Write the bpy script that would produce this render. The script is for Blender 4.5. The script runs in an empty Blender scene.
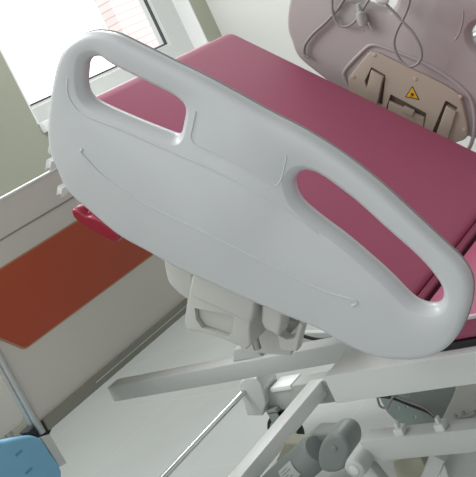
import bpy, bmesh, math, random
from math import radians, cos, sin, pi, sqrt
from mathutils import Vector, Matrix
random.seed(4)
S = bpy.context.scene
COL = S.collection

# ------------------------------------------------------------------ camera
CAM = Vector((0, 0, 1.38))               # camera height above the floor
YAW, PITCH, ROLL, F, TILT = radians(39.2), radians(11.3), radians(-25.6), 953.0, radians(45.1)
def rotm():
    ca, sa, cb, sb, cc, sc = cos(YAW), sin(YAW), cos(PITCH), sin(PITCH), cos(ROLL), sin(ROLL)
    Rz = Matrix(((ca, sa, 0), (-sa, ca, 0), (0, 0, 1)))
    B = Matrix(((1, 0, 0), (0, 0, -1), (0, 1, 0)))
    P = Matrix(((1, 0, 0), (0, cb, -sb), (0, sb, cb)))
    R = Matrix(((cc, -sc, 0), (sc, cc, 0), (0, 0, 1)))
    return R @ P @ B @ Rz
M = rotm()
RT, DN, FW = Vector(M[0]), Vector(M[1]), Vector(M[2])
eB = Vector((cos(TILT), 0, -sin(TILT)))  # along the raised backrest, towards the foot
eN = Vector((sin(TILT), 0, cos(TILT)))   # normal of the raised backrest
EY = Vector((0, 1, 0))
def ray(x, y):
    return RT * ((x - 238) / F) + DN * ((y - 238.5) / F) + FW
def onY(x, y, Y):
    d = ray(x, y); return CAM + d * (Y / d.y)
def onX(x, y, X):
    d = ray(x, y); return CAM + d * (X / d.x)
def onZ(x, y, Z):
    d = ray(x, y); return CAM + d * ((Z - CAM.z) / d.z)
def SN(s, n, Y):
    return CAM + eB * s + eN * n + EY * Y
def sn(x, y, Y):
    p = onY(x, y, Y) - CAM; return (p.dot(eB), p.dot(eN))

cd = bpy.data.cameras.new('camera'); cam = bpy.data.objects.new('camera', cd); COL.objects.link(cam)
R3 = Matrix((RT, -DN, -FW)).transposed()
cam.matrix_world = Matrix.Translation(CAM) @ R3.to_4x4()
cd.sensor_fit = 'HORIZONTAL'; cd.sensor_width = 36; cd.lens = F / 476 * 36; cd.clip_start = .02; cd.clip_end = 200
S.camera = cam

# --------------------------------------------------------------- materials
def lin(h):
    h = h.lstrip('#'); o = []
    for i in (0, 2, 4):
        c = int(h[i:i+2], 16) / 255
        o.append(c / 12.92 if c <= .04045 else ((c + .055) / 1.055) ** 2.4)
    return (*o, 1)
def mat(name, h, rough=.5, metal=0., var=.05, scale=6., bump=0., bscale=200., coat=0., spec=.5):
    m = bpy.data.materials.new(name); m.use_nodes = True
    nt = m.node_tree; b = nt.nodes['Principled BSDF']
    b.inputs['Roughness'].default_value = rough; b.inputs['Metallic'].default_value = metal
    b.inputs['Coat Weight'].default_value = coat; b.inputs['Specular IOR Level'].default_value = spec
    c = lin(h)
    tc = nt.nodes.new('ShaderNodeTexCoord')
    no = nt.nodes.new('ShaderNodeTexNoise'); no.inputs['Scale'].default_value = scale; no.inputs['Detail'].default_value = 4
    nt.links.new(tc.outputs['Object'], no.inputs['Vector'])
    mx = nt.nodes.new('ShaderNodeMix'); mx.data_type = 'RGBA'
    mx.inputs['A'].default_value = tuple(max(0, v * (1 - var)) for v in c[:3]) + (1,)
    mx.inputs['B'].default_value = tuple(min(1, v * (1 + var)) for v in c[:3]) + (1,)
    nt.links.new(no.outputs['Fac'], mx.inputs['Factor'])
    nt.links.new(mx.outputs['Result'], b.inputs['Base Color'])
    if bump:
        n2 = nt.nodes.new('ShaderNodeTexNoise'); n2.inputs['Scale'].default_value = bscale
        nt.links.new(tc.outputs['Object'], n2.inputs['Vector'])
        bp = nt.nodes.new('ShaderNodeBump'); bp.inputs['Strength'].default_value = bump; bp.inputs['Distance'].default_value = .002
        nt.links.new(n2.outputs['Fac'], bp.inputs['Height']); nt.links.new(bp.outputs['Normal'], b.inputs['Normal'])
    return m
MT = dict(
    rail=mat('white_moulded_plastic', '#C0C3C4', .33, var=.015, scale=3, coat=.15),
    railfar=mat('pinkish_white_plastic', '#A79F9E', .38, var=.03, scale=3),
    bracket=mat('off_white_plastic', '#BFC0BA', .4, var=.03),
    beige=mat('beige_plastic', '#AB9F90', .5, var=.03),
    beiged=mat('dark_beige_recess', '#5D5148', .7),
    pink=mat('rose_vinyl', '#A44C6A', .55, var=.05, scale=2.5, bump=.06, bscale=350),
    pinkd=mat('dark_rose_seam', '#5E1838', .7),
    piping=mat('pale_piping', '#D8C4CC', .5),
    orange=mat('orange_laminate', '#B84F30', .5, var=.05, scale=9),
    head=mat('pale_grey_laminate', '#DCD8CF', .45, var=.03, scale=3),
    olive=mat('olive_grey_trim', '#8F9083', .5),
    chrome=mat('chrome', '#D4D6D8', .18, 1., var=.02),
    steel=mat('brushed_steel', '#A8A9A6', .35, 1., var=.06, scale=30),
    white=mat('white_enamel', '#CDD0CE', .38, var=.02, coat=.1),
    bright=mat('bright_white_enamel', '#F6F8F7', .3, var=.01, coat=.3),
    enamel=mat('pale_grey_enamel', '#B8BBB8', .42, var=.025),
    red=mat('red_plastic', '#8E0A2A', .3, coat=.3),
    blue=mat('blue_plastic', '#80BADA', .5, var=.05, scale=20),
    motor=mat('grey_motor_plastic', '#8E9592', .45, var=.04),
    plate=mat('green_grey_steel', '#8E9C98', .4, .2, var=.05),
    dark=mat('dark_rubber', '#1F2120', .6),
    hole=mat('dark_hole', '#303231', .8),
    label=mat('pale_label', '#C9CDC9', .5),
    polished=mat('polished_aluminium', '#B5B6B2', .3, .5),
    olivebox=mat('khaki_plastic', '#B3B3A0', .5),
    cable=mat('pale_grey_cable', '#8F8C8A', .5),
    dcable=mat('black_cable', '#202224', .5),
    plug=mat('grey_plug', '#A8ABA6', .5),
    yellow=mat('yellow_sticker', '#D3A51C', .5),
    black=mat('black_print', '#15130E', .6),
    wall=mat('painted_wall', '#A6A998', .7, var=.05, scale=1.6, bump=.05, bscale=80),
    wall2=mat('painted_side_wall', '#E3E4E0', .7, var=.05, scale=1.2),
    jamb=mat('white_reveal', '#F2F3F1', .6, var=.01),
    frame=mat('window_frame_pvc', '#D3D6D4', .4, var=.01),
    gasket=mat('window_gasket', '#3C4040', .6),
    cabinet=mat('white_cabinet', '#D6D4CE', .4),
)

def floor_mat():
    m = bpy.data.materials.new('polished_vinyl_floor'); m.use_nodes = True
    nt = m.node_tree; b = nt.nodes['Principled BSDF']
    b.inputs['Roughness'].default_value = .22
    tc = nt.nodes.new('ShaderNodeTexCoord')
    n = nt.nodes.new('ShaderNodeTexNoise'); n.inputs['Scale'].default_value = 1.4; n.inputs['Detail'].default_value = 6
    nt.links.new(tc.outputs['Object'], n.inputs['Vector'])
    br = nt.nodes.new('ShaderNodeTexBrick'); br.offset = 0
    br.inputs['Scale'].default_value = 1.0; br.inputs['Brick Width'].default_value = .6; br.inputs['Row Height'].default_value = .6
    br.inputs['Mortar Size'].default_value = .003
    br.inputs['Mortar'].default_value = lin('#B8BCBB')
    nt.links.new(tc.outputs['Object'], br.inputs['Vector'])
    mx = nt.nodes.new('ShaderNodeMix'); mx.data_type = 'RGBA'
    mx.inputs['A'].default_value = lin('#A8AAA9'); mx.inputs['B'].default_value = lin('#BEC3C2')
    nt.links.new(n.outputs['Fac'], mx.inputs['Factor'])
    nt.links.new(mx.outputs['Result'], br.inputs['Color1']); nt.links.new(mx.outputs['Result'], br.inputs['Color2'])
    nt.links.new(br.outputs['Color'], b.inputs['Base Color'])
    return m
MT['floor'] = floor_mat()
def brick_mat():
    m = bpy.data.materials.new('pale_brickwork'); m.use_nodes = True
    nt = m.node_tree; b = nt.nodes['Principled BSDF']; b.inputs['Roughness'].default_value = .9
    tc = nt.nodes.new('ShaderNodeTexCoord')
    sx = nt.nodes.new('ShaderNodeSeparateXYZ'); cx = nt.nodes.new('ShaderNodeCombineXYZ')
    nt.links.new(tc.outputs['Object'], sx.inputs[0])
    nt.links.new(sx.outputs['Y'], cx.inputs['X']); nt.links.new(sx.outputs['Z'], cx.inputs['Y'])
    br = nt.nodes.new('ShaderNodeTexBrick'); br.inputs['Scale'].default_value = 1
    br.inputs['Brick Width'].default_value = .34; br.inputs['Row Height'].default_value = .13; br.inputs['Mortar Size'].default_value = .012
    br.inputs['Color1'].default_value = lin('#E3D2D0'); br.inputs['Color2'].default_value = lin('#EDE0DE'); br.inputs['Mortar'].default_value = lin('#D0BCBB')
    nt.links.new(cx.outputs[0], br.inputs['Vector'])
    nt.links.new(br.outputs['Color'], b.inputs['Base Color'])
    return m
MT['brick'] = brick_mat()
def glass_mat():
    m = bpy.data.materials.new('window_glass'); m.use_nodes = True
    nt = m.node_tree; nt.nodes.remove(nt.nodes['Principled BSDF'])
    out = nt.nodes['Material Output']
    tr = nt.nodes.new('ShaderNodeBsdfTransparent'); gl = nt.nodes.new('ShaderNodeBsdfGlossy'); gl.inputs['Roughness'].default_value = .03
    mx = nt.nodes.new('ShaderNodeMixShader'); fr = nt.nodes.new('ShaderNodeFresnel'); fr.inputs['IOR'].default_value = 1.35
    nt.links.new(fr.outputs[0], mx.inputs[0]); nt.links.new(tr.outputs[0], mx.inputs[1]); nt.links.new(gl.outputs[0], mx.inputs[2])
    nt.links.new(mx.outputs[0], out.inputs['Surface'])
    return m
MT['glass'] = glass_mat()

# ----------------------------------------------------------------- helpers
ORG = {}
def thing(name, label, cat, loc, group=None):
    o = bpy.data.objects.new(name, None); COL.objects.link(o); o.location = loc
    o.empty_display_size = .1
    o['label'] = label; o['category'] = cat
    if group: o['group'] = group
    ORG[o.name] = Vector(loc); return o
def obj(name, bm, m, parent=None, label=None, smooth=40):
    """link a bmesh given in world coordinates as one mesh object"""
    bmesh.ops.remove_doubles(bm, verts=bm.verts, dist=1e-6)
    bmesh.ops.recalc_face_normals(bm, faces=bm.faces)
    if parent is not None: org = ORG[parent.name]
    else:
        xs = [v.co for v in bm.verts]
        org = Vector(((min(v.x for v in xs)+max(v.x for v in xs))/2, (min(v.y for v in xs)+max(v.y for v in xs))/2, min(v.z for v in xs)))
    bm.transform(Matrix.Translation(-org))
    me = bpy.data.meshes.new(name); bm.to_mesh(me); bm.free()
    for p in me.polygons: p.use_smooth = True
    me.set_sharp_from_angle(angle=radians(smooth))
    me.materials.append(m)
    o = bpy.data.objects.new(name, me); COL.objects.link(o)
    if parent is not None: o.parent = parent
    else: o.location = org
    if label: o['label'] = label
    ORG[o.name] = org
    return o
def tag(o, label, cat, group=None):
    o['label'] = label; o['category'] = cat
    if group: o['group'] = group
    return o
def struct(name, bm, m, parent=None):
    o = obj(name, bm, m, parent)
    if parent is None: o['kind'] = 'structure'
    return o
def bm_new(): return bmesh.new()
def smooth_loop(pts, n=6):
    """closed Catmull-Rom through 2-D points"""
    out = []; L = len(pts)
    for i in range(L):
        p0, p1, p2, p3 = (Vector(pts[(i + k) % L]) for k in (-1, 0, 1, 2))
        for k in range(n):
            t = k / n
            out.append(.5 * ((2*p1) + (p2-p0)*t + (2*p0-5*p1+4*p2-p3)*t*t + (3*p1-p0-3*p2+p3)*t*t*t))
    return out
def smooth_open(pts, n=6):
    out = []; L = len(pts)
    for i in range(L - 1):
        p0, p1, p2, p3 = Vector(pts[max(i-1, 0)]), Vector(pts[i]), Vector(pts[i+1]), Vector(pts[min(i+2, L-1)])
        for k in range(n):
            t = k / n
            out.append(.5 * ((2*p1) + (p2-p0)*t + (2*p0-5*p1+4*p2-p3)*t*t + (3*p1-p0-3*p2+p3)*t*t*t))
    out.append(Vector(pts[-1])); return out
def area(l): return .5 * sum(l[i][0]*l[(i+1) % len(l)][1] - l[(i+1) % len(l)][0]*l[i][1] for i in range(len(l)))
def offset(loop, d):
    """move every point d to the left of travel (inwards for a CCW loop)"""
    out = []; L = len(loop)
    for i in range(L):
        a, b, c = loop[i-1], loop[i], loop[(i+1) % L]
        e1 = (b - a); e2 = (c - b)
        if e1.length < 1e-9: e1 = e2
        if e2.length < 1e-9: e2 = e1
        n1 = Vector((-e1.y, e1.x)).normalized(); n2 = Vector((-e2.y, e2.x)).normalized()
        nn = n1 + n2
        if nn.length < 1e-6: nn = n1
        nn.normalize(); k = max(.5, nn.dot(n1))
        out.append(b + nn * (d / k))
    return out
def slab(bm, outer, holes, mp, prof, hprof=None):
    """plate with holes. outer/holes 2-D loops, mp(u,v,depth)->world,
    prof = [(inset, depth)...] from the front cap to the back cap"""
    outer = [Vector(p) for p in outer]
    if area(outer) < 0: outer.reverse()
    loops = [(outer, prof)]
    for h in holes:
        h = [Vector(p) for p in h]
        if area(h) > 0: h.reverse()
        loops.append((h, hprof or prof))
    front, back = [], []
    for lp, pr in loops:
        rings = []
        for ins, dep in pr:
            rings.append([bm.verts.new(mp(p.x, p.y, dep)) for p in offset(lp, ins)])
        n = len(lp)
        for a, b in zip(rings, rings[1:]):
            for i in range(n):
                bm.faces.new((a[i], a[(i+1) % n], b[(i+1) % n], b[i]))
        for dst, rg in ((front, rings[0]), (back, rings[-1])):
            for i in range(n):
                dst.append(bm.edges.get((rg[i], rg[(i+1) % n])) or bm.edges.new((rg[i], rg[(i+1) % n])))
    for es in (front, back):
        bmesh.ops.triangle_fill(bm, use_beauty=True, use_dissolve=False, edges=es)
    return bm
def bev(b, T):
    """rounded edge profile of radius b on a plate T thick"""
    st = [0, 30, 60, 90]
    pr = [(b*(1-sin(radians(a))), b*(1-cos(radians(a)))) for a in st]
    return pr + [(i, T-d) for i, d in reversed(pr)]
def prism(bm, poly, mp, T, b=.004):
    return slab(bm, poly, [], mp, bev(b, T))
def box(bm, c, ax, half, b=.004):
    """bevelled box: centre c, axes ax (3 vectors), half sizes"""
    ax = [Vector(a).normalized() for a in ax]
    vs = {}
    t = bmesh.new()
    bmesh.ops.create_cube(t, size=2)
    for v in t.verts:
        v.co = Vector(c) + ax[0]*(v.co.x*half[0]) + ax[1]*(v.co.y*half[1]) + ax[2]*(v.co.z*half[2])
    if b: bmesh.ops.bevel(t, geom=t.edges[:], offset=min(b, min(half)*.9), segments=2, affect='EDGES', profile=.5)
    merge(bm, t); return bm
def merge(bm, t):
    me = bpy.data.meshes.new('tmp'); t.to_mesh(me); t.free(); bm.from_mesh(me); bpy.data.meshes.remove(me)
XYZ = (Vector((1, 0, 0)), Vector((0, 1, 0)), Vector((0, 0, 1)))
def abox(bm, x0, x1, y0, y1, z0, z1, b=.004):
    return box(bm, ((x0+x1)/2, (y0+y1)/2, (z0+z1)/2), XYZ, (abs(x1-x0)/2, abs(y1-y0)/2, abs(z1-z0)/2), b)
def bar(bm, p0, p1, side, w, h, b=.004):
    """box beam from p0 to p1; side = direction of width w"""
    p0, p1 = Vector(p0), Vector(p1); d = (p1-p0); L = d.length; d.normalize()
    s = (Vector(side) - d*Vector(side).dot(d)).normalized(); u = d.cross(s)
    return box(bm, (p0+p1)/2, (d, s, u), (L/2, w/2, h/2), b)
def tube(bm, pts, r, seg=12, caps=True, closed=False):
    pts = [Vector(p) for p in pts]; n = len(pts); rings = []; prev = None
    for i, p in enumerate(pts):
        if closed: t = pts[(i+1) % n] - pts[i-1]
        else: t = pts[min(i+1, n-1)] - pts[max(i-1, 0)]
        t.normalize()
        if prev is None:
            a = Vector((0, 0, 1)) if abs(t.z) < .9 else Vector((1, 0, 0)); u = t.cross(a).normalized()
        else: u = (prev - t*prev.dot(t)).normalized()
        prev = u; v = t.cross(u); rr = r[i] if isinstance(r, (list, tuple)) else r
        rings.append([bm.verts.new(p + u*rr*cos(2*pi*k/seg) + v*rr*sin(2*pi*k/seg)) for k in range(seg)])
    m = n if closed else n-1
    for i in range(m):
        a, b = rings[i], rings[(i+1) % n]
        for k in range(seg): bm.faces.new((a[k], a[(k+1) % seg], b[(k+1) % seg], b[k]))
    if caps and not closed: bm.faces.new(rings[0]); bm.faces.new(rings[-1])
    return bm
def lathe(bm, c, axis, prof, seg=28):
    """profile [(along, radius)...] turned about axis through c"""
    axis = Vector(axis).normalized(); pts = [Vector(c) + axis*a for a, r in prof]
    a = Vector((0, 0, 1)) if abs(axis.z) < .9 else Vector((1, 0, 0)); u = axis.cross(a).normalized(); v = axis.cross(u)
    rings = [[bm.verts.new(p + u*r*cos(2*pi*k/seg) + v*r*sin(2*pi*k/seg)) for k in range(seg)] for p, (q, r) in zip(pts, prof)]
    for A, Bq in zip(rings, rings[1:]):
        for k in range(seg): bm.faces.new((A[k], A[(k+1) % seg], Bq[(k+1) % seg], Bq[k]))
    bm.faces.new(rings[0]); bm.faces.new(rings[-1]); return bm
def rrect(x0, x1, y0, y1, r, k=5):
    out = []
    for cx, cy, a0 in ((x1-r, y1-r, 0), (x0+r, y1-r, 90), (x0+r, y0+r, 180), (x1-r, y0+r, 270)):
        for i in range(k+1):
            a = radians(a0 + 90*i/k); out.append((cx + r*cos(a), cy + r*sin(a)))
    return out
def mapY(Y0):            # depth goes away from the viewer along +Y, loop in (x,z)
    return lambda u, v, d: Vector((u, Y0 + d, v))
def mapX(X0):            # loop in (y,z), depth goes to -X
    return lambda u, v, d: Vector((X0 - d, u, v))
def mapSN(Y0, sg=1):
    return lambda u, v, d: CAM + eB*u + eN*v + EY*(Y0 + sg*d)
def pxY(pts, Y): return [(p.x, p.z) for p in (onY(x, y, Y) for x, y in pts)]
def pxX(pts, X): return [(p.y, p.z) for p in (onX(x, y, X) for x, y in pts)]
def pxSN(pts, Y): return [sn(x, y, Y) for x, y in pts]

# ------------------------------------------------------------ room shell
WX = -3.92            # window wall
WY = 5.62             # side wall beyond the bed
GX = WX - .16         # glazing plane
winL = onX(15, 80, WX).y; winR = onX(207, 40, WX).y
gl_b = onX(100, 74, GX).z             # lower edge of the glass
sill_z = onX(44, 121, GX).z
sill_b = onX(45, 133, WX).z
WT = 3.0
bm = bm_new()
abox(bm, WX-.3, WX, -2.5, winL, 0, WT, 0); abox(bm, WX-.3, WX, winR, WY+.2, 0, WT, 0)
abox(bm, WX-.3, WX, winL, winR, 0, sill_b, 0); abox(bm, WX-.3, WX, winL, winR, 2.6, WT, 0)
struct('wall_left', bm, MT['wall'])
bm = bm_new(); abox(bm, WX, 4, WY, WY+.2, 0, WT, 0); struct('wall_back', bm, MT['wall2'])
bm = bm_new(); abox(bm, WX-.3, 4, -2.5, WY+.2, -.1, 0, 0); struct('floor', bm, MT['floor'])
bm = bm_new(); abox(bm, WX, WX+.015, -2.5, WY, 0, .1, .003); struct('baseboard_left', bm, MT['olive'])
# white plastered reveal around the window and its sill
bm = bm_new()
abox(bm, GX-.02, WX+.002, winR-.012, winR, sill_z, 2.6, 0); abox(bm, GX-.02, WX+.002, winL, winL+.012, sill_z, 2.6, 0)
abox(bm, GX-.02, WX+.002, winL, winR, 2.588, 2.6, 0)
struct('trim_1', bm, MT['jamb'])
bm = bm_new(); abox(bm, GX-.04, WX+.03, winL+.012, winR-.012, sill_b, sill_z, .006); struct('trim_2', bm, MT['jamb'])
# window: frame, gasket, pane
gR = onX(163, 42, GX).y; gL = winL - .12
w = bpy.data.objects.new('window_1', None); COL.objects.link(w); w.location = (GX, (winL+winR)/2, sill_z); w['kind'] = 'structure'; ORG['window_1'] = Vector(w.location)
bm = bm_new()
y0, y1, z0, z1 = winL+.012, winR-.012, sill_z, 2.588
gx0 = winL + .065
out = [(y0, z0), (y1, z0), (y1, z1), (y0, z1)]
inn = [(gx0, gl_b), (gR, gl_b), (gR, z1-.08), (gx0, z1-.08)]
slab(bm, out, [inn], lambda u, v, d: Vector((GX+.04-d, u, v)), [(0, 0), (0, .08)], [(.022, 0), (.012, .012), (0, .016), (0, .08)])
obj('window_frame', bm, MT['frame'], w, smooth=20)
bm = bm_new()
slab(bm, [(gx0-.004, gl_b-.006), (gR+.008, gl_b-.006), (gR+.008, z1-.07), (gx0-.004, z1-.07)],
     [[(gx0+.006, gl_b+.006), (gR-.006, gl_b+.006), (gR-.006, z1-.09), (gx0+.006, z1-.09)]], lambda u, v, d: Vector((GX+.0255-d, u, v)), [(0, 0), (0, .02)])
obj('window_gasket', bm, MT['gasket'], w, smooth=20)
bm = bm_new(); bm.faces.new([bm.verts.new((GX, a, b)) for a, b in ((gx0-.003, gl_b-.003), (gR+.003, gl_b-.003), (gR+.003, z1-.077), (gx0-.003, z1-.077))]); obj('window_pane', bm, MT['glass'], w)
# pale brick house seen through the window
bm = bm_new()
hx = -11.0
hl = onX(118, 20, hx).y
abox(bm, hx-.3, hx, hl, hl+9, 0, 7, 0)
bm2 = bm_new()
o = thing('brick_building', 'pale sunlit brick building seen outside through the window', 'building', (hx, hl+4, 0))
obj('brick_facade', bm, MT['brick'], o)
abox(bm2, hx-.35, hx+.05, hl-.05, hl+9.2, 7, 7.25, .02); obj('roof_slab', bm2, MT['enamel'], o)
bm = bm_new(); abox(bm, -60, WX-.3, -40, 60, -.3, -.12, 0)
struct('ground_outside', bm, MT['jamb'])

# --------------------------------------------------------------- the bed
YN, YF = 1.45, 2.57     # outer face of the near side rail, inner face of the far one
BEDC = 2.03
bed = thing('hospital_bed', 'white adjustable hospital bed with raised backrest, moulded side rails and orange headboard', 'hospital bed', (-1.2, BEDC, 0))

outline = [(46, 118), (50.4, 85.7), (56.5, 60.5), (67, 43.5), (86, 33.6), (108.4, 35.3), (131, 45.4), (166, 63), (202, 80.7), (240, 101.5),
           (266, 116), (301.5, 134.5), (337, 157), (372, 184), (402.4, 211.5), (432.7, 240), (457, 263), (467.3, 279.4), (469.4, 296), (465.3, 316.5),
           (455, 339), (440.6, 353.5), (420, 361), (395.3, 361.8), (370.6, 357.6), (341.8, 345.3), (315, 330), (280, 316), (247.6, 302), (210, 285), (173.6, 268.5),
           (148, 254), (117.6, 237), (87.4, 212), (72, 198.5), (62, 186), (55, 170), (49, 156), (46, 140)]
hole1 = [(86.5, 62), (92, 57.5), (101, 57), (112, 64.5), (141, 79), (171, 94), (182, 102), (185.5, 109), (184, 120), (181, 132), (176, 135.5), (166, 132.5), (131, 118.5), (98, 103.4), (87.5, 94), (84.5, 83), (85, 72)]
hole2 = [(294.5, 184), (296, 175.5), (302.5, 170), (312, 169.6), (326.8, 176.5), (357, 199), (387, 226), (420, 255.5), (437, 275), (444, 288), (443.5, 298), (437, 303.8), (425, 303.2), (411.8, 296), (391, 275), (366.5, 253), (343.8, 234), (321.7, 217.5), (301.6, 200)]
o_sn = smooth_loop(pxSN(outline, YN), 4)
h1_sn = smooth_loop(pxSN(hole1, YN+.015), 4)
h2_sn = smooth_loop(pxSN([(x-1.5, y+1.5) for x, y in hole2], YN+.015), 4)
TH = .037
hp = [(.017, 0), (.0145, .0012), (.008, .007), (.0025, .013), (0, .019), (0, TH-.006), (.006, TH)]
orp = bev(.013, TH)
def make_rail(Y0, sg, ds, dn, m, parent=bed, hs=0.):
    bm = bm_new()
    sh = lambda L: [(p[0]+ds, p[1]+dn) for p in L]
    mp = mapSN(Y0, sg)
    slab(bm, sh(o_sn), [sh(h1_sn), [(p[0]+hs, p[1]) for p in sh(h2_sn)]], mp, orp, hp)
    return obj('side_rail', bm, m, parent, smooth=50)
rail = make_rail(YN, 1, 0, 0, MT['rail'])
rail['label'] = 'near white plastic side rail with two grip holes'
DS, DNN = .0, .0
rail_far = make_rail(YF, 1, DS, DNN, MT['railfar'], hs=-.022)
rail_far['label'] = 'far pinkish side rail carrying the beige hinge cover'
# moulded lines on the outer face of the near rail
def emboss(name, pts, r, Y, parent, m, n=6, seg=8):
    b = bm_new(); tube(b, smooth_open([onY(x, y, Y) for x, y in pts], n), r, seg); return obj(name, b, m, parent)
emboss('moulded_ridge', [(352, 306), (357, 303), (352, 299), (320, 289), (260, 259.5), (200, 230), (150, 206), (120, 188), (100, 173), (88, 160), (81, 152), (83, 149)], .0032, YN+.0006, rail, MT['rail'])
emboss('moulded_ridge', [(68, 78), (68, 93), (76, 108), (90, 117), (121, 129), (166, 149), (205, 166), (240, 183), (266, 197), (290, 212), (318, 233)], .003, YN+.0012, rail, MT['rail'])
emboss('moulded_ridge', [(196, 111), (193, 126), (191, 136), (194, 143), (203, 148), (240, 165), (270, 183), (277, 185), (282, 177), (286, 160), (286.5, 155)], .002, YN+.0006, rail, MT['rail'])
bm = bm_new(); tube(bm, [SN(p.x, p.y, YN+.027) for p in offset([Vector(q) for q in (o_sn if area(o_sn) > 0 else o_sn[::-1])], -.0002)], .0014, 6, closed=True); obj('rim_seam', bm, MT['cable'], rail)
# thin clip pieces on the head-end edge of the rail
for (x, y) in ((49, 158), (60, 184)):
    s, n = sn(x, y, YN+.02); b = bm_new()
    box(b, SN(s+.0155, n-.004, YN+.012), (eB, eN, EY), (.006, .009, .009), .004); obj('edge_clip', b, MT['bright'], rail)
# hinge brackets below the near rail
YB = YN + .055
bm = bm_new(); prism(bm, smooth_loop(pxSN([(164, 258), (165, 272), (168, 283), (175, 291), (185, 299), (190, 299), (193, 285), (188, 262), (176, 254)], YB), 3), mapSN(YB), .05, .008)
obj('hinge_lug', bm, MT['bracket'], rail)
blk = pxSN([(194, 268), (188, 292), (184, 322), (187, 331), (200, 332), (222, 339), (246, 350), (250, 345), (249, 330), (254, 300)], YB)
rec = pxSN([(194.5, 308), (196, 320), (202, 328), (228, 337), (232, 332), (234, 318), (232, 315)], YB)
bm = bm_new(); slab(bm, blk, [rec], mapSN(YB), bev(.005, .09), [(0, 0), (0, .09)])
hb = obj('hinge_block', bm, MT['bracket'], rail)
bm = bm_new(); prism(bm, rec, mapSN(YB+.012), .03, .003); obj('recessed_panel', bm, MT['bracket'], rail)
bm = bm_new(); prism(bm, pxSN([(195, 262), (190, 284), (188, 296), (220, 310), (249, 324), (252, 318), (256, 292)], YB-.012), mapSN(YB-.012), .05, .008); obj('hinge_lip', bm, MT['bracket'], rail)
bm = bm_new(); prism(bm, pxSN([(262, 300), (261, 322), (264, 329), (274, 334), (278, 337), (281, 320), (282, 308)], YB), mapSN(YB), .05, .006); obj('hinge_lug', bm, MT['bracket'], rail)
bm = bm_new(); prism(bm, pxSN([(277, 335), (279, 350), (296, 352), (300, 335), (303, 325), (298, 324), (294, 338), (286, 340)], YB+.03), mapSN(YB+.03), .03, .004); obj('hinge_lug', bm, MT['bracket'], rail)
bm = bm_new(); prism(bm, pxSN([(240, 302), (240, 352), (290, 356), (302, 318), (270, 303)], YB+.11), mapSN(YB+.11), .02, .004); obj('hinge_backplate', bm, MT['bracket'], rail)
bm = bm_new(); prism(bm, pxSN([(243, 296), (243, 317), (251, 322), (260, 322), (262, 300)], YB+.07), mapSN(YB+.07), .04, .004); obj('hinge_spring_cover', bm, MT['motor'], rail)
bm = bm_new(); prism(bm, pxSN([(278, 318), (278, 330), (290, 334), (297, 326), (297, 322)], YB+.07), mapSN(YB+.07), .03, .004); obj('hinge_spring_cover', bm, MT['motor'], rail)
bm = bm_new(); lathe(bm, onY(250, 321, YB+.045), onY(258, 350, YB+.045)-onY(250, 321, YB+.045), [(-.008, .008), (0, .013), (.012, .013), (.014, .009), (.07, .009), (.072, .005)]); obj('hinge_pin', bm, MT['steel'], rail)

# red release lever at the head end of the near rail
YR = YN + .07
bm = bm_new(); prism(bm, smooth_loop(pxSN([(72, 209), (71.5, 214), (75, 219.5), (90, 230), (108, 240.5), (116, 242.5), (119, 238), (117, 232), (104, 222), (92, 217), (86, 216), (79, 211)], YR), 3), mapSN(YR), .035, .006)
lev = obj('release_lever', bm, MT['red'], bed, label='red plastic release lever')
bm = bm_new(); prism(bm, pxSN([(86, 213), (89, 211), (120, 233), (116, 240)], YR+.012), mapSN(YR+.012), .02, .003); obj('lever_arm', bm, MT['red'], lev)

# backrest platform under the mattress
MY0, MY1 = 1.62, 2.45
MN = -1.185; MTH = .07
s_head, s_fold = -1.185, -.2145
bm = bm_new()
box(bm, SN((s_head+s_fold)/2, MN-MTH-.016, BEDC), (eB, EY, eN), ((s_fold-s_head)/2-.01, .42, .012), .005)
obj('backrest_platform', bm, MT['enamel'], bed)
foldp = SN(s_fold, MN, BEDC)
bm = bm_new(); abox(bm, foldp.x+.03, foldp.x+1.1, BEDC-.43, BEDC+.43, foldp.z-.072, foldp.z-.0522, .004)
obj('seat_platform', bm, MT['enamel'], bed)
bm = bm_new(); abox(bm, foldp.x+.0, foldp.x+1.1, 1.575, 1.6, foldp.z-.085, foldp.z-.0525, .004)
obj('platform_edge', bm, MT['dark'], bed)

# ---- headboard behind the raised backrest
HX = -2.03
hz1 = onX(28, 183, HX).z; hz0 = onX(112, 370, HX).z
hy0 = onX(20, 396, HX).y; hy1 = 2*BEDC - hy0
bm = bm_new(); prism(bm, rrect(hy0+.012, hy1-.012, hz0+.01, hz1-.004, .02), mapX(HX), .03, .004)
hb = obj('headboard', bm, MT['head'], bed)
oz1 = onX(38, 246, HX).z; oz0 = onX(90, 300, HX).z
cy = hy0 + .022
ch = .062
def chamf(y0, y1, z0, z1, c, r=.012):
    pts = [(y0+c, z0), (y1-c, z0), (y1, z0+c*1.15), (y1, z1-c*1.15), (y1-c, z1), (y0+c, z1), (y0, z1-c*1.15), (y0, z0+c*1.15)]
    out = []
    for i in range(len(pts)):
        a, b_, c_ = (Vector(pts[i-1]), Vector(pts[i]), Vector(pts[(i+1) % len(pts)]))
        p, q = b_ + (a-b_).normalized()*r, b_ + (c_-b_).normalized()*r
        for t in (0, .25, .5, .75, 1): out.append(p*(1-t)**2 + b_*2*t*(1-t) + q*t*t)
    return out
bm = bm_new(); prism(bm, chamf(cy, 2*BEDC-cy, oz0, oz1, ch), mapX(HX+.004), .008, .0015); obj('insert_panel', bm, MT['orange'], hb, label='orange insert panel')
bm = bm_new(); prism(bm, chamf(cy-.004, 2*BEDC-cy+.004, oz0-.004, oz1+.004, ch), mapX(HX+.0025), .008, .0012); obj('insert_border', bm, mat('tan_edge', '#B98F6E', .5), hb)
bm = bm_new(); abox(bm, HX-.035, HX+.004, hy0+.0, hy1-.0, hz1-.006, hz1, .002)
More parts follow.
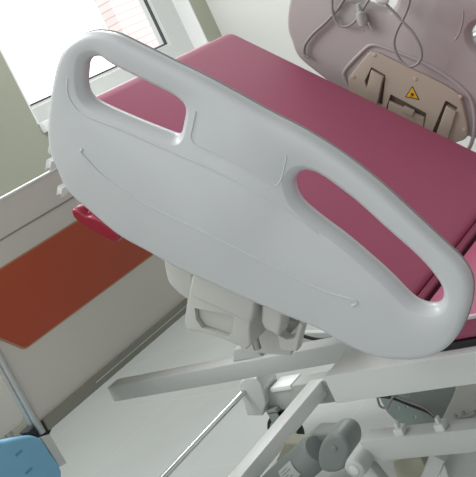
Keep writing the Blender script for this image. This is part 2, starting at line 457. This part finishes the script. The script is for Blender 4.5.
obj('top_trim', bm, MT['jamb'], hb)
gz = onX(48, 212, HX).z
bm = bm_new(); tube(bm, [(HX+.0005, hy0+.04, gz), (HX+.0005, hy1-.04, gz)], .0022, 8); obj('moulded_groove', bm, MT['olive'], hb)
bm = bm_new(); abox(bm, HX-.04, HX+.012, hy0+.02, hy1-.02, hz0-.012, hz0+.022, .003)
obj('bottom_rail', bm, MT['olive'], hb)
bm = bm_new(); abox(bm, HX+.0122, HX+.0145, onX(95, 387, HX).y, hy1-.05, hz0+.005, hz0+.0085, .001); obj('bright_strip', bm, MT['white'], hb)
for yy, nm in ((hy0, 0), (hy1, 1)):
    bm = bm_new(); tube(bm, [(HX+.008, yy, hz0-.005), (HX+.008, yy, hz1+.0)], .0095, 16); tube(bm, [(HX-.014, yy, hz0-.005), (HX-.014, yy, hz1)], .0085, 16)
    obj('side_tube', bm, MT['polished'], hb, label='chromed upright tube')
# blue bumper and bracket under the near lower corner of the headboard
bl = smooth_loop(pxX([(-14, 446), (6, 440), (22, 436), (34, 435), (43, 440), (51, 452), (60, 465), (63, 474), (60, 486), (44, 494), (10, 496), (-16, 480)], HX+.03), 3)
bm = bm_new(); prism(bm, bl, mapX(HX+.03), .08, .012); bu = obj('corner_bumper', bm, MT['blue'], bed, label='blue plastic corner bumper')
for (x, y) in ((19, 453), (29, 471)):
    bm = bm_new(); c = onX(x, y, HX+.0308); box(bm, c, XYZ, (.001, .012, .003), .001); obj('bumper_slot', bm, mat('blue_shadow_slot', '#5C93B4', .7), bu)
bm = bm_new(); prism(bm, pxX([(41, 437), (50, 434), (67, 463), (60, 467)], HX+.02), mapX(HX+.02), .01, .002); obj('corner_bracket', bm, MT['white'], bed)
bm = bm_new(); prism(bm, pxX([(28, 432), (40, 420), (54, 424), (50, 434), (38, 438)], HX+.005), mapX(HX+.005), .04, .003); obj('corner_joint', bm, MT['hole'], bed)

# ---- frame
def pb(name, p0, p1, Y, w, h, m, parent=bed, b=.004, label=None):
    bm = bm_new(); bar(bm, p0, p1, (0, 1, 0), w, h, b); return obj(name, bm, m, parent, label)
YA = 1.70
za = onY(300, 351, YA).z - .0; zab = onY(300, 370, YA).z
xa1 = onY(372, 345, YA).x
bm = bm_new(); abox(bm, HX-.03, -.9, YA, YA+.05, zab, za, .004); obj('upper_frame_tube', bm, MT['enamel'], bed)
bm = bm_new(); abox(bm, HX+.013, -.9, 2*BEDC-YA-.05, 2*BEDC-YA, zab, za, .004); obj('upper_frame_tube', bm, MT['enamel'], bed)
YC = 1.55
zc1 = (onY(340, 371, YC).z + onY(476, 355, YC).z)/2; zc0 = (onY(346, 401.5, YC).z + onY(476, 386, YC).z)/2
xc0 = onY(328, 388, YC).x
bm = bm_new(); abox(bm, xc0, -.2, YC, YC+.14, zc0, zc1, .005); sb = obj('side_beam', bm, MT['white'], bed)
c = onY(327, 390, YC+.03)
# triangular gusset standing on the frame behind the hinge
bm = bm_new(); prism(bm, pxY([(233, 362), (233, 350), (252, 345), (262, 357)], YA+.01), mapY(YA+.01), .03, .003); obj('gusset', bm, MT['enamel'], bed)
bm = bm_new(); prism(bm, pxY([(258, 358), (272, 338), (290, 354)], YA+.02), mapY(YA+.02), .03, .003); obj('gusset', bm, MT['enamel'], bed)
bm = bm_new(); prism(bm, pxY([(336, 352), (346, 340), (350, 336), (372, 340), (388, 352), (388, 362)], YA+.09), mapY(YA+.09), .03, .006); obj('backrest_pivot', bm, MT['motor'], bed)
bm = bm_new(); tube(bm, smooth_open([onY(x, y, 1.8) for x, y in ((286, 330), (300, 335), (315, 339), (328, 339), (345, 335))], 5), .0045, 8); obj('black_hose', bm, MT['dcable'], bed)
bm = bm_new(); prism(bm, pxY([(300, 333), (350, 333), (352, 350), (300, 356)], 1.95), mapY(1.95), .02, .003); obj('backrest_pivot', bm, MT['enamel'], bed)

# low frame: longitudinal beam of the undercarriage on the far side
YE = 2.33
ez1 = onY(270, 389.5, YE).z; ez0 = onY(275, 411, YE).z
ex0 = onY(250, 400, YE).x
bm = bm_new(); abox(bm, ex0, -.6, YE, YE+.07, ez0, ez1, .004); obj('undercarriage_beam', bm, MT['enamel'], bed)
# end housing with the brake linkage
hpoly = pxY([(240, 382), (238, 388), (241, 396), (247, 416), (262, 416), (266, 404), (262, 386), (256, 378), (246, 378)], YE-.03)
bm = bm_new(); prism(bm, hpoly, mapY(YE-.03), .1, .006); eh = obj('end_housing', bm, MT['white'], bed)
bm = bm_new(); abox(bm, onY(272, 392, YE).x, onY(292, 388, YE).x, YE-.004, YE+.074, ez1-.012, ez1+.006, .003); obj('beam_sleeve', bm, MT['bright'], bed)
# chrome brake bar across the head end
rz = onY(241, 395, YE-.05).z
p0 = onY(241, 395, YE-.05); p1 = onZ(160, 477, rz)
d = (p1-p0)/(p1.y-p0.y); 
bm = bm_new(); tube(bm, [Vector((p0.x, YE-.03, rz)), Vector((p0.x, 1.50, rz))], .0105, 16); obj('brake_bar', bm, MT['chrome'], bed, label='chrome brake bar')
# cross beam
q0 = onZ(320, 384, ez1); q1 = onZ(236, 466, ez1)
bx = (q0.x + q1.x)/2
bm = bm_new(); abox(bm, bx-.028, bx+.028, 1.50, YE+.02, ez1-.05, ez1+.002, .004); obj('cross_beam', bm, MT['bright'], bed)
bm = bm_new(); abox(bm, ex0, -.6, 1.50-.035, 1.50+.035, ez0, ez1, .004); obj('undercarriage_beam', bm, MT['enamel'], bed)
def caster(x, y):
    R_ = .07; bm = bm_new()
    lathe(bm, (x, y-.016, R_), (0, 1, 0), [(0, R_-.012), (.003, R_-.003), (.009, R_), (.023, R_), (.029, R_-.003), (.032, R_-.012)], 36)
    t = obj('caster', bm, MT['dark'], bed)
    bm = bm_new(); lathe(bm, (x, y-.018, R_), (0, 1, 0), [(0, .01), (.001, .054), (.035, .054), (.036, .01)], 32); obj('caster_hub', bm, MT['enamel'], t)
    bm = bm_new(); abox(bm, x-.02, x+.02, y-.026, y-.02, R_-.01, 2*R_+.02, .002); abox(bm, x-.02, x+.02, y+.02, y+.026, R_-.01, 2*R_+.02, .002); abox(bm, x-.022, x+.022, y-.026, y+.026, 2*R_+.012, 2*R_+.03, .003)
    tube(bm, [(x, y, 2*R_+.028), (x, y, ez0+.006)], .014, 14)
    obj('caster_fork', bm, MT['motor'], t)
cc = onZ(286, 430, .07)
caster(cc.x, YE); caster(-.75, YE); caster(cc.x, 1.50); caster(-.75, 1.50)

# lower lifting arm with its pivot tube
YD = 1.60
zd1 = (onY(385, 442, YD).z + onY(476, 425, YD).z)/2; zd0 = (onY(385, 466, YD).z + onY(476, 448, YD).z)/2
xd0 = onY(366, 457, YD).x
bm = bm_new(); abox(bm, xd0, -.3, YD, YD+.05, zd0, zd1, .005); la = obj('lift_arm', bm, MT['enamel'], bed)
c0 = onY(354, 470, YD-.05); 
bm = bm_new(); lathe(bm, c0, (0, 1, 0), [(0, .012), (.001, .02), (.004, .024), (.016, .026), (.12, .026)], 28); obj('pivot_tube', bm, MT['enamel'], la)
bm = bm_new(); lathe(bm, c0 - Vector((0, .003, 0)), (0, 1, 0), [(0, .008), (.001, .012), (.006, .012)], 20); obj('pivot_cap', bm, MT['white'], la)
bm = bm_new(); bar(bm, c0 + Vector((-.02, .07, -.02)), c0 + Vector((.02, .07, -.16)), (0, 1, 0), .03, .04, .004); obj('lift_link', bm, MT['enamel'], la)
for x, y in ((402, 437), (441, 429)):
    p = onY(x, y, YD+.01); bm = bm_new(); abox(bm, p.x-.012, p.x+.012, YD+.002, YD+.03, zd1-.002, zd1+.018, .004); abox(bm, p.x-.004, p.x+.004, YD+.006, YD+.02, zd1+.012, zd1+.032, .003); obj('cable_clip', bm, MT['white'], la)
# pieces below the arm
bm = bm_new(); prism(bm, pxY([(392, 462), (420, 456), (427, 470), (430, 492), (398, 492)], YD+.09), mapY(YD+.09), .06, .005); obj('lift_bracket', bm, MT['olivebox'], bed)
bm = bm_new(); bar(bm, onY(440, 452, YD+.07), onY(424, 492, YD+.07), (0, 1, 0), .035, .035, .003); obj('lift_link', bm, MT['white'], bed)
bm = bm_new(); prism(bm, pxY([(441, 456), (480, 448), (500, 448), (500, 492), (452, 492)], YD+.10), mapY(YD+.10), .08, .005); obj('lift_bracket', bm, MT['enamel'], bed)
# grey perforated plate, wiring and white bracket between the beams
YP = 1.86
plate = pxY([(377, 380), (380, 398), (387, 412), (399, 424), (406, 440), (440, 440), (447, 418), (455, 390), (455, 378)], YP)
holes = []
for x, y in ((398, 408), (407, 407), (415, 417), (431, 426), (416, 394), (436, 408)):
    p = onY(x, y, YP); holes.append([(p.x + .004*cos(a*pi/5), p.z + .004*sin(a*pi/5)) for a in range(10)])
bm = bm_new(); slab(bm, plate, holes, mapY(YP), [(0, 0), (0, .006)]); ap = obj('actuator_plate', bm, MT['plate'], bed, label='grey perforated steel plate')
bm = bm_new(); prism(bm, pxY([(372, 376), (372, 470), (470, 470), (470, 376)], YP+.03), mapY(YP+.03), .01, .002)
bm.free()
bm = bm_new(); prism(bm, pxY([(406, 404), (421, 415), (430, 432), (445, 427), (452, 398), (455, 388), (412, 384)], YP-.02), mapY(YP-.02), .012, .003); obj('actuator_cover', bm, MT['motor'], bed)
bm = bm_new(); prism(bm, pxY([(441, 421), (452, 398), (457, 385), (478, 380), (476, 418), (466, 424)], YP-.09), mapY(YP-.09), .02, .004); obj('actuator_bracket', bm, MT['bracket'], bed)
for x, y in ((455, 417), (463, 414)):
    bm = bm_new(); lathe(bm, onY(x, y, YP-.095), (0, 1, 0), [(0, .003), (.001, .0045), (.012, .0045)], 14); obj('bracket_bolt', bm, MT['steel'], bed)
for i, pts in enumerate((((376, 396), (392, 398), (410, 405), (428, 412), (440, 421), (452, 426)), ((386, 392), (402, 399), (425, 408), (436, 417), (446, 424), (468, 420)), ((396, 392), (390, 402), (387, 408), (380, 406), (377, 396)))):
    bm = bm_new(); tube(bm, smooth_open([onY(x, y, YP-.05-.008*i) for x, y in pts], 5), .004 if i < 2 else .003, 8); obj('wiring', bm, MT['cable'] if i else MT['dcable'], bed)
bm = bm_new(); tube(bm, smooth_open([onY(x, y, YD+.06) for x, y in ((366, 450), (376, 440), (392, 437), (402, 436), (425, 432), (441, 427), (456, 422), (476, 412))], 5), .006, 8); obj('wiring', bm, MT['cable'], bed)
bm = bm_new(); prism(bm, pxY([(362, 452), (372, 440), (384, 432), (398, 430), (404, 436), (380, 444)], YD+.08), mapY(YD+.08), .03, .004); obj('lift_bracket', bm, MT['enamel'], bed)

# grey actuator motor
YM = 1.86
a0, a1 = onY(272, 492, YM), onY(318, 449, YM)
ax = (a1-a0); L = ax.length
bm = bm_new(); lathe(bm, a0, ax, [(0, .03), (.004, .048), (.02, .052), (L*.55, .052), (L*.57, .049), (L-.012, .049), (L, .04)], 36)
mo = obj('actuator_motor', bm, MT['motor'], bed, label='grey cylindrical actuator motor')
axn = ax.normalized(); tocam = (CAM - (a0+a1)/2).normalized(); tc_ = (tocam - axn*tocam.dot(axn)).normalized(); sd = axn.cross(tc_)
bm = bm_new(); b2 = bm
cen = a0 + axn*L*.62
g = []
for i in range(7):
    an = radians(-28 + i*9 - 6); dirv = tc_*cos(an) + sd*sin(an)
    g.append([bm.verts.new(cen + axn*k*.034 + dirv*.0528) for k in (-1, 1)])
for a, b_ in zip(g, g[1:]): bm.faces.new((a[0], a[1], b_[1], b_[0]))
obj('rating_label', bm, MT['label'], mo)
for row, (k0, k1) in enumerate(((-.026, .008), (-.026, .02), (-.02, .0), (-.026, .014))):
    an = radians(-24 + row*9); 
    bm = bm_new(); vs = []
    for aa in (an, an+radians(3)):
        dv = tc_*cos(aa) + sd*sin(aa); vs.append([bm.verts.new(cen + axn*k + dv*.0532) for k in (k0, k1)])
    bm.faces.new((vs[0][0], vs[0][1], vs[1][1], vs[1][0])); obj('label_print', bm, MT['motor'], mo)
gx = onY(335, 455, YM)
bm = bm_new()
prism(bm, smooth_loop(pxY([(320, 446), (326, 438), (336, 435), (345, 440), (349, 450), (347, 462), (341, 471), (330, 474), (320, 470), (317, 458)], YM-.045), 3), mapY(YM-.045), .09, .012)
obj('gear_housing', bm, MT['motor'], mo)
bm = bm_new(); lathe(bm, onY(333, 449, YM-.05), (0, 1, 0), [(0, .006), (.002, .010), (.012, .010)], 18); obj('housing_screw', bm, MT['plate'], mo)
bm = bm_new(); prism(bm, pxY([(298, 447), (312, 434), (330, 434), (338, 440), (318, 452), (306, 456)], YM+.03), mapY(YM+.03), .06, .006); obj('motor_bracket', bm, MT['motor'], mo)
bm = bm_new(); prism(bm, pxY([(276, 462), (284, 443), (303, 444), (306, 452), (294, 466)], YM+.06), mapY(YM+.06), .05, .004); obj('junction_box', bm, MT['olivebox'], bed)

# ---- far rail: beige hinge cover with two latch arms, lower flap and hazard sticker
def fsn(pts, Y=YF): return pxSN(pts, Y)
YI = YF - .002
surround = fsn([(346, 90), (344, 74), (348, 66), (366, 48), (374, 44), (384, 47), (420, 61), (450, 78), (468, 92), (474, 104), (476, 122), (470, 160), (420, 140)])
bm = bm_new(); tube(bm, [SN(a, b_, YF-.001) for a, b_ in smooth_loop(fsn([(352, 92), (345, 78), (346, 69), (364, 50), (372, 45), (384, 47), (420, 61), (448, 77), (466, 92), (473, 104), (475, 118), (474, 134), (468, 150), (455, 158), (400, 140), (365, 118)]), 5)], .006, 10, closed=True)
obj('moulded_surround', bm, MT['railfar'], rail_far)
cov = smooth_loop(fsn([(350, 77), (352, 74), (369, 53), (374, 51), (382, 53), (400, 62), (440, 81), (458, 92), (462, 97), (466, 112), (469, 130), (466, 138), (456, 142), (440, 152), (395, 130), (356, 105), (350, 84)], YF), 3)
sl1 = fsn([(373, 66), (387, 74), (384, 104), (372, 99), (366, 80)], YF)
sl2 = fsn([(392, 93), (428, 112), (424, 132), (386, 112)], YF)
sl3 = fsn([(447, 99), (459, 106), (456, 112), (444, 140), (432, 134)], YF)
bm = bm_new(); slab(bm, cov, [sl1, sl2, sl3], mapSN(YF-.012), bev(.004, .016), [(0, 0), (0, .016)]); hc = obj('hinge_cover', bm, MT['beige'], rail_far, label='beige plastic hinge cover')
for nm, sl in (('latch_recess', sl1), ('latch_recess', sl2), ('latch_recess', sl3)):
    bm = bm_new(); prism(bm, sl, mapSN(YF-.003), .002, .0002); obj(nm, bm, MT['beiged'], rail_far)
for pts in ([(371, 70), (383, 77), (376, 107), (363, 101)], [(446, 106), (456, 112), (446, 145), (434, 139)]):
    bm = bm_new(); prism(bm, fsn(pts, YF-.02), mapSN(YF-.02), .02, .003); obj('latch_arm', bm, MT['beige'], rail_far)
bm = bm_new(); prism(bm, fsn([(389, 101), (424, 118), (422, 134), (386, 116)], YF-.014), mapSN(YF-.014), .012, .003); obj('release_flap', bm, MT['beige'], rail_far)
bm = bm_new(); prism(bm, fsn([(404, 106), (414, 111), (412, 117), (402, 112)], YF-.02), mapSN(YF-.02), .01, .002); obj('flap_catch', bm, MT['beige'], rail_far)
MT['screw'] = mat('beige_screw', '#B7A99C', .4)
for x, y in ((374, 55), (415, 79), (460, 97), (353, 77), (464, 130)):
    bm = bm_new(); lathe(bm, onY(x, y, YF-.0145), (0, 1, 0), [(0, .003), (.0008, .006), (.003, .0065)], 18); obj('cover_screw', bm, MT['screw'], rail_far)
tri = fsn([(412.5, 86), (405, 97), (419.5, 100)], YF-.0125)
bm = bm_new(); prism(bm, tri, mapSN(YF-.0128), .0006, .0001); obj('warning_sticker', bm, MT['black'], rail_far)
tc2 = [sum(p[0] for p in tri)/3, sum(p[1] for p in tri)/3]
bm = bm_new(); prism(bm, [(tc2[0]+(p[0]-tc2[0])*.82, tc2[1]+(p[1]-tc2[1])*.82) for p in tri], mapSN(YF-.0132), .0006, .0001); obj('warning_sticker_field', bm, MT['yellow'], rail_far)
c = onY(412.3, 94.6, YF-.0134)
bm = bm_new(); lathe(bm, c, (0, 1, 0), [(0, .0036), (.0004, .0036)], 14)
for k in range(8):
    an = k*pi/4; dv = eB*cos(an) + eN*sin(an)
    tube(bm, [c + EY*.0002 + dv*.003, c + EY*.0002 + dv*.0066], .0006, 6)
tube(bm, [c + EY*.0002 - eB*.007 - eN*.0085, c + EY*.0002 + eB*.007 - eN*.0085], .0007, 6)
obj('warning_sign_mark', bm, MT['black'], rail_far)

# far rail moulded pad line
emboss('moulded_ridge', [(463, 11), (462.5, 22), (459, 33), (455, 40)], .002, YF-.0003, rail_far, MT['railfar'])

# ------------------------------------------------------------- mattress
mat_t = thing('mattress', 'rose pink vinyl mattress lying folded up along the raised backrest of the bed', 'mattress', (foldp.x, BEDC, foldp.z-.085))
def mpN(u, v, d): return CAM + eB*u + EY*v + eN*(MN - d)
bm = bm_new(); prism(bm, rrect(s_head, s_fold-.022, MY0, MY1, .03), mpN, MTH, .014); obj('backrest_section', bm, MT['pink'], mat_t)
bm = bm_new(); prism(bm, rrect(s_fold-.0215, s_fold-.003, MY0+.006, MY1-.006, .006), lambda u, v, d: mpN(u, v, d+.006), MTH-.02, .008); obj('fold_strip', bm, MT['pink'], mat_t)
bm = bm_new(); prism(bm, rrect(s_fold-.05, s_fold+.02, MY0+.012, MY1-.012, .006), lambda u, v, d: mpN(u, v, d+.03), .04, .004); obj('fold_seam', bm, MT['pinkd'], mat_t)
bm = bm_new(); prism(bm, rrect(foldp.x+.006, foldp.x+1.08, MY0-.045, MY1+.02, .04), lambda u, v, d: Vector((u, v, foldp.z - .002 - d)), .05, .01); obj('seat_section', bm, MT['pink'], mat_t)
bm = bm_new(); tube(bm, [(foldp.x+.04, MY0-.044, foldp.z-.006), (foldp.x+1.04, MY0-.044, foldp.z-.006)], .005, 10); obj('piping', bm, MT['piping'], mat_t)

# ------------------------------------------------- cords over the far rail
YK = YF - .012
ct = thing('power_cord', 'grey power cord with two-pin plug hanging down the far rail', 'power cord', onY(362, 20, YK), 'cords hung over the far side rail')
bm = bm_new()
def cpts(l, Y=YK): return smooth_open([onY(x, y, Y + (.0) ) for x, y in l], 6)
tube(bm, cpts([(372, -46), (358, -22), (345, -2), (337, 10), (325, 23), (313, 34), (305, 45), (304.5, 54), (309, 57.5)]), .0052, 10)
obj('cord', bm, MT['cable'], ct)
bm = bm_new()
tube(bm, cpts([(336, -46), (333, -20), (332, 4), (334, 17), (339, 25), (346, 26.5), (353, 23), (359, 16), (366, 4), (374, -10), (384, -46)], YK-.005), .0042, 10)
obj('cord', bm, MT['cable'], ct)
bm = bm_new()
ph, pt = onY(358, 4, YK-.008), onY(363.5, 25, YK-.008)
tube(bm, [ph, ph.lerp(pt, .35), ph.lerp(pt, .4), ph.lerp(pt, .75), pt], [.006, .008, .014, .016, .013], 12)
pl = obj('plug', bm, MT['plug'], ct)
for a, b_ in (((362, 25), (364.5, 32)), ((367.5, 22), (371.5, 30))):
    bm = bm_new(); tube(bm, [onY(*a, YK-.008), onY(*b_, YK-.008)], .0028, 8); obj('prong', bm, MT['chrome'], pl)
ct2 = thing('power_cord', 'grey cord knotted in a figure-eight loop above the beige cover', 'power cord', onY(400, 40, YK), 'cords hung over the far side rail')
bm = bm_new()
tube(bm, cpts([(382, -46), (384, -20), (386, 2), (393, 11), (403, 22), (413, 33), (420, 46), (421.5, 57), (417, 64), (410, 66.5), (402, 62), (396, 52), (394, 42), (396.5, 32), (402, 21), (407, 10), (410, -6), (408, -46)], YK-.04), .0042, 10)
obj('cord', bm, MT['cable'], ct2)
ph, pt = onY(376, -3, YK-.045), onY(388, 2, YK-.045)
bm = bm_new(); tube(bm, [ph, ph.lerp(pt, .3), ph.lerp(pt, .75), pt], [.008, .013, .013, .008], 12); obj('connector', bm, MT['white'], ct2)

# chrome grab bar on the wall, seen through the grip hole of the far rail
g0 = onY(466, 40, WY-.08)
gb = thing('grab_bar', 'chrome grab bar on the wall behind the far side rail', 'grab bar', (g0.x+.3, WY, g0.z))
bm = bm_new(); tube(bm, [g0 + Vector((-.04, 0, 0)), g0 + Vector((.7, 0, 0))], .03, 20); obj('bar', bm, MT['chrome'], gb)
for dx in (.0, .62):
    bm = bm_new(); lathe(bm, (g0.x+dx, g0.y, g0.z), (0, 1, 0), [(0, .018), (.065, .018), (.067, .04), (.08, .04)], 22); obj('mount', bm, MT['chrome'], gb)

# ------------------------------------------------ cabinet at the far left
CX = -2.3
cb0 = onX(20, 436, CX)
cyR = onX(36, 425, CX).y + .0
cz = onX(0, 441, CX).z
ca = thing('bedside_cabinet', 'white bedside cabinet with rounded corners beside the headboard upright', 'cabinet', (CX-.2, cyR-.22, 0))
bm = bm_new(); prism(bm, rrect(cyR-.46, cyR, cz, cz+.46, .05), mapX(CX), .4, .012); obj('cabinet_body', bm, MT['cabinet'], ca)
bm = bm_new(); prism(bm, rrect(cyR-.44, cyR-.09, cz+.22, cz+.4, .02), mapX(CX+.012), .012, .004); dr = obj('drawer', bm, MT['cabinet'], ca)
bm = bm_new(); tube(bm, [(CX+.014, cyR-.34, cz+.31), (CX+.035, cyR-.33, cz+.31), (CX+.035, cyR-.21, cz+.31), (CX+.014, cyR-.2, cz+.31)], .006, 8); obj('drawer_handle', bm, MT['chrome'], dr)
for dy in (-.4, -.06):
    for dx in (-.05, -.35):
        bm = bm_new(); tube(bm, [(CX+dx, cyR+dy, 0), (CX+dx, cyR+dy, cz+.004)], .014, 12); obj('leg', bm, MT['steel'], ca)

# ---------------------------------------------------------------- lighting
wd = bpy.data.worlds.new('sky'); S.world = wd; wd.use_nodes = True
nt = wd.node_tree; bg = nt.nodes['Background']
tc = nt.nodes.new('ShaderNodeTexCoord'); sx = nt.nodes.new('ShaderNodeSeparateXYZ'); nt.links.new(tc.outputs['Generated'], sx.inputs[0])
mr = nt.nodes.new('ShaderNodeMapRange'); mr.inputs['From Min'].default_value = .25; mr.inputs['From Max'].default_value = -.55
mr.inputs['To Min'].default_value = 0; mr.inputs['To Max'].default_value = 1
nt.links.new(sx.outputs['X'], mr.inputs['Value'])
mx = nt.nodes.new('ShaderNodeMix'); mx.data_type = 'RGBA'
mx.inputs['A'].default_value = (.46, .465, .46, 1); mx.inputs['B'].default_value = (2.0, 2.02, 2.03, 1)
nt.links.new(mr.outputs[0], mx.inputs['Factor']); nt.links.new(mx.outputs['Result'], bg.inputs['Color'])
bg.inputs['Strength'].default_value = 1.0
def arealight(name, loc, target, size, power, col=(1, 1, 1)):
    l = bpy.data.lights.new(name, 'AREA'); l.shape = 'RECTANGLE'; l.size, l.size_y = size; l.energy = power; l.color = col
    o = bpy.data.objects.new(name, l); COL.objects.link(o); o.location = loc
    o.rotation_euler = (Vector(target)-Vector(loc)).to_track_quat('-Z', 'Y').to_euler(); return o
arealight('overhead_fill', (-2.9, 1.2, 3.0), (-2.2, 1.9, 0), (1.2, 1.2), 46, (.97, .99, 1))  # added fill lamp above the open room, no real fitting there
arealight('side_wall_fill', (-2.5, 3.5, 2.9), (-3.0, 5.6, 1.4), (1.0, .6), 26)  # added fill lamp to brighten the window reveal and side wall
arealight('facade_fill', (-7, hl+1, 10), (hx, hl+1, 3), (6, 4), 1400)  # added lamp, out of view, that brightens the brick front outside
S.view_settings.view_transform = 'Standard'; S.view_settings.look = 'None'
S.view_settings.exposure = 0; S.view_settings.gamma = 1
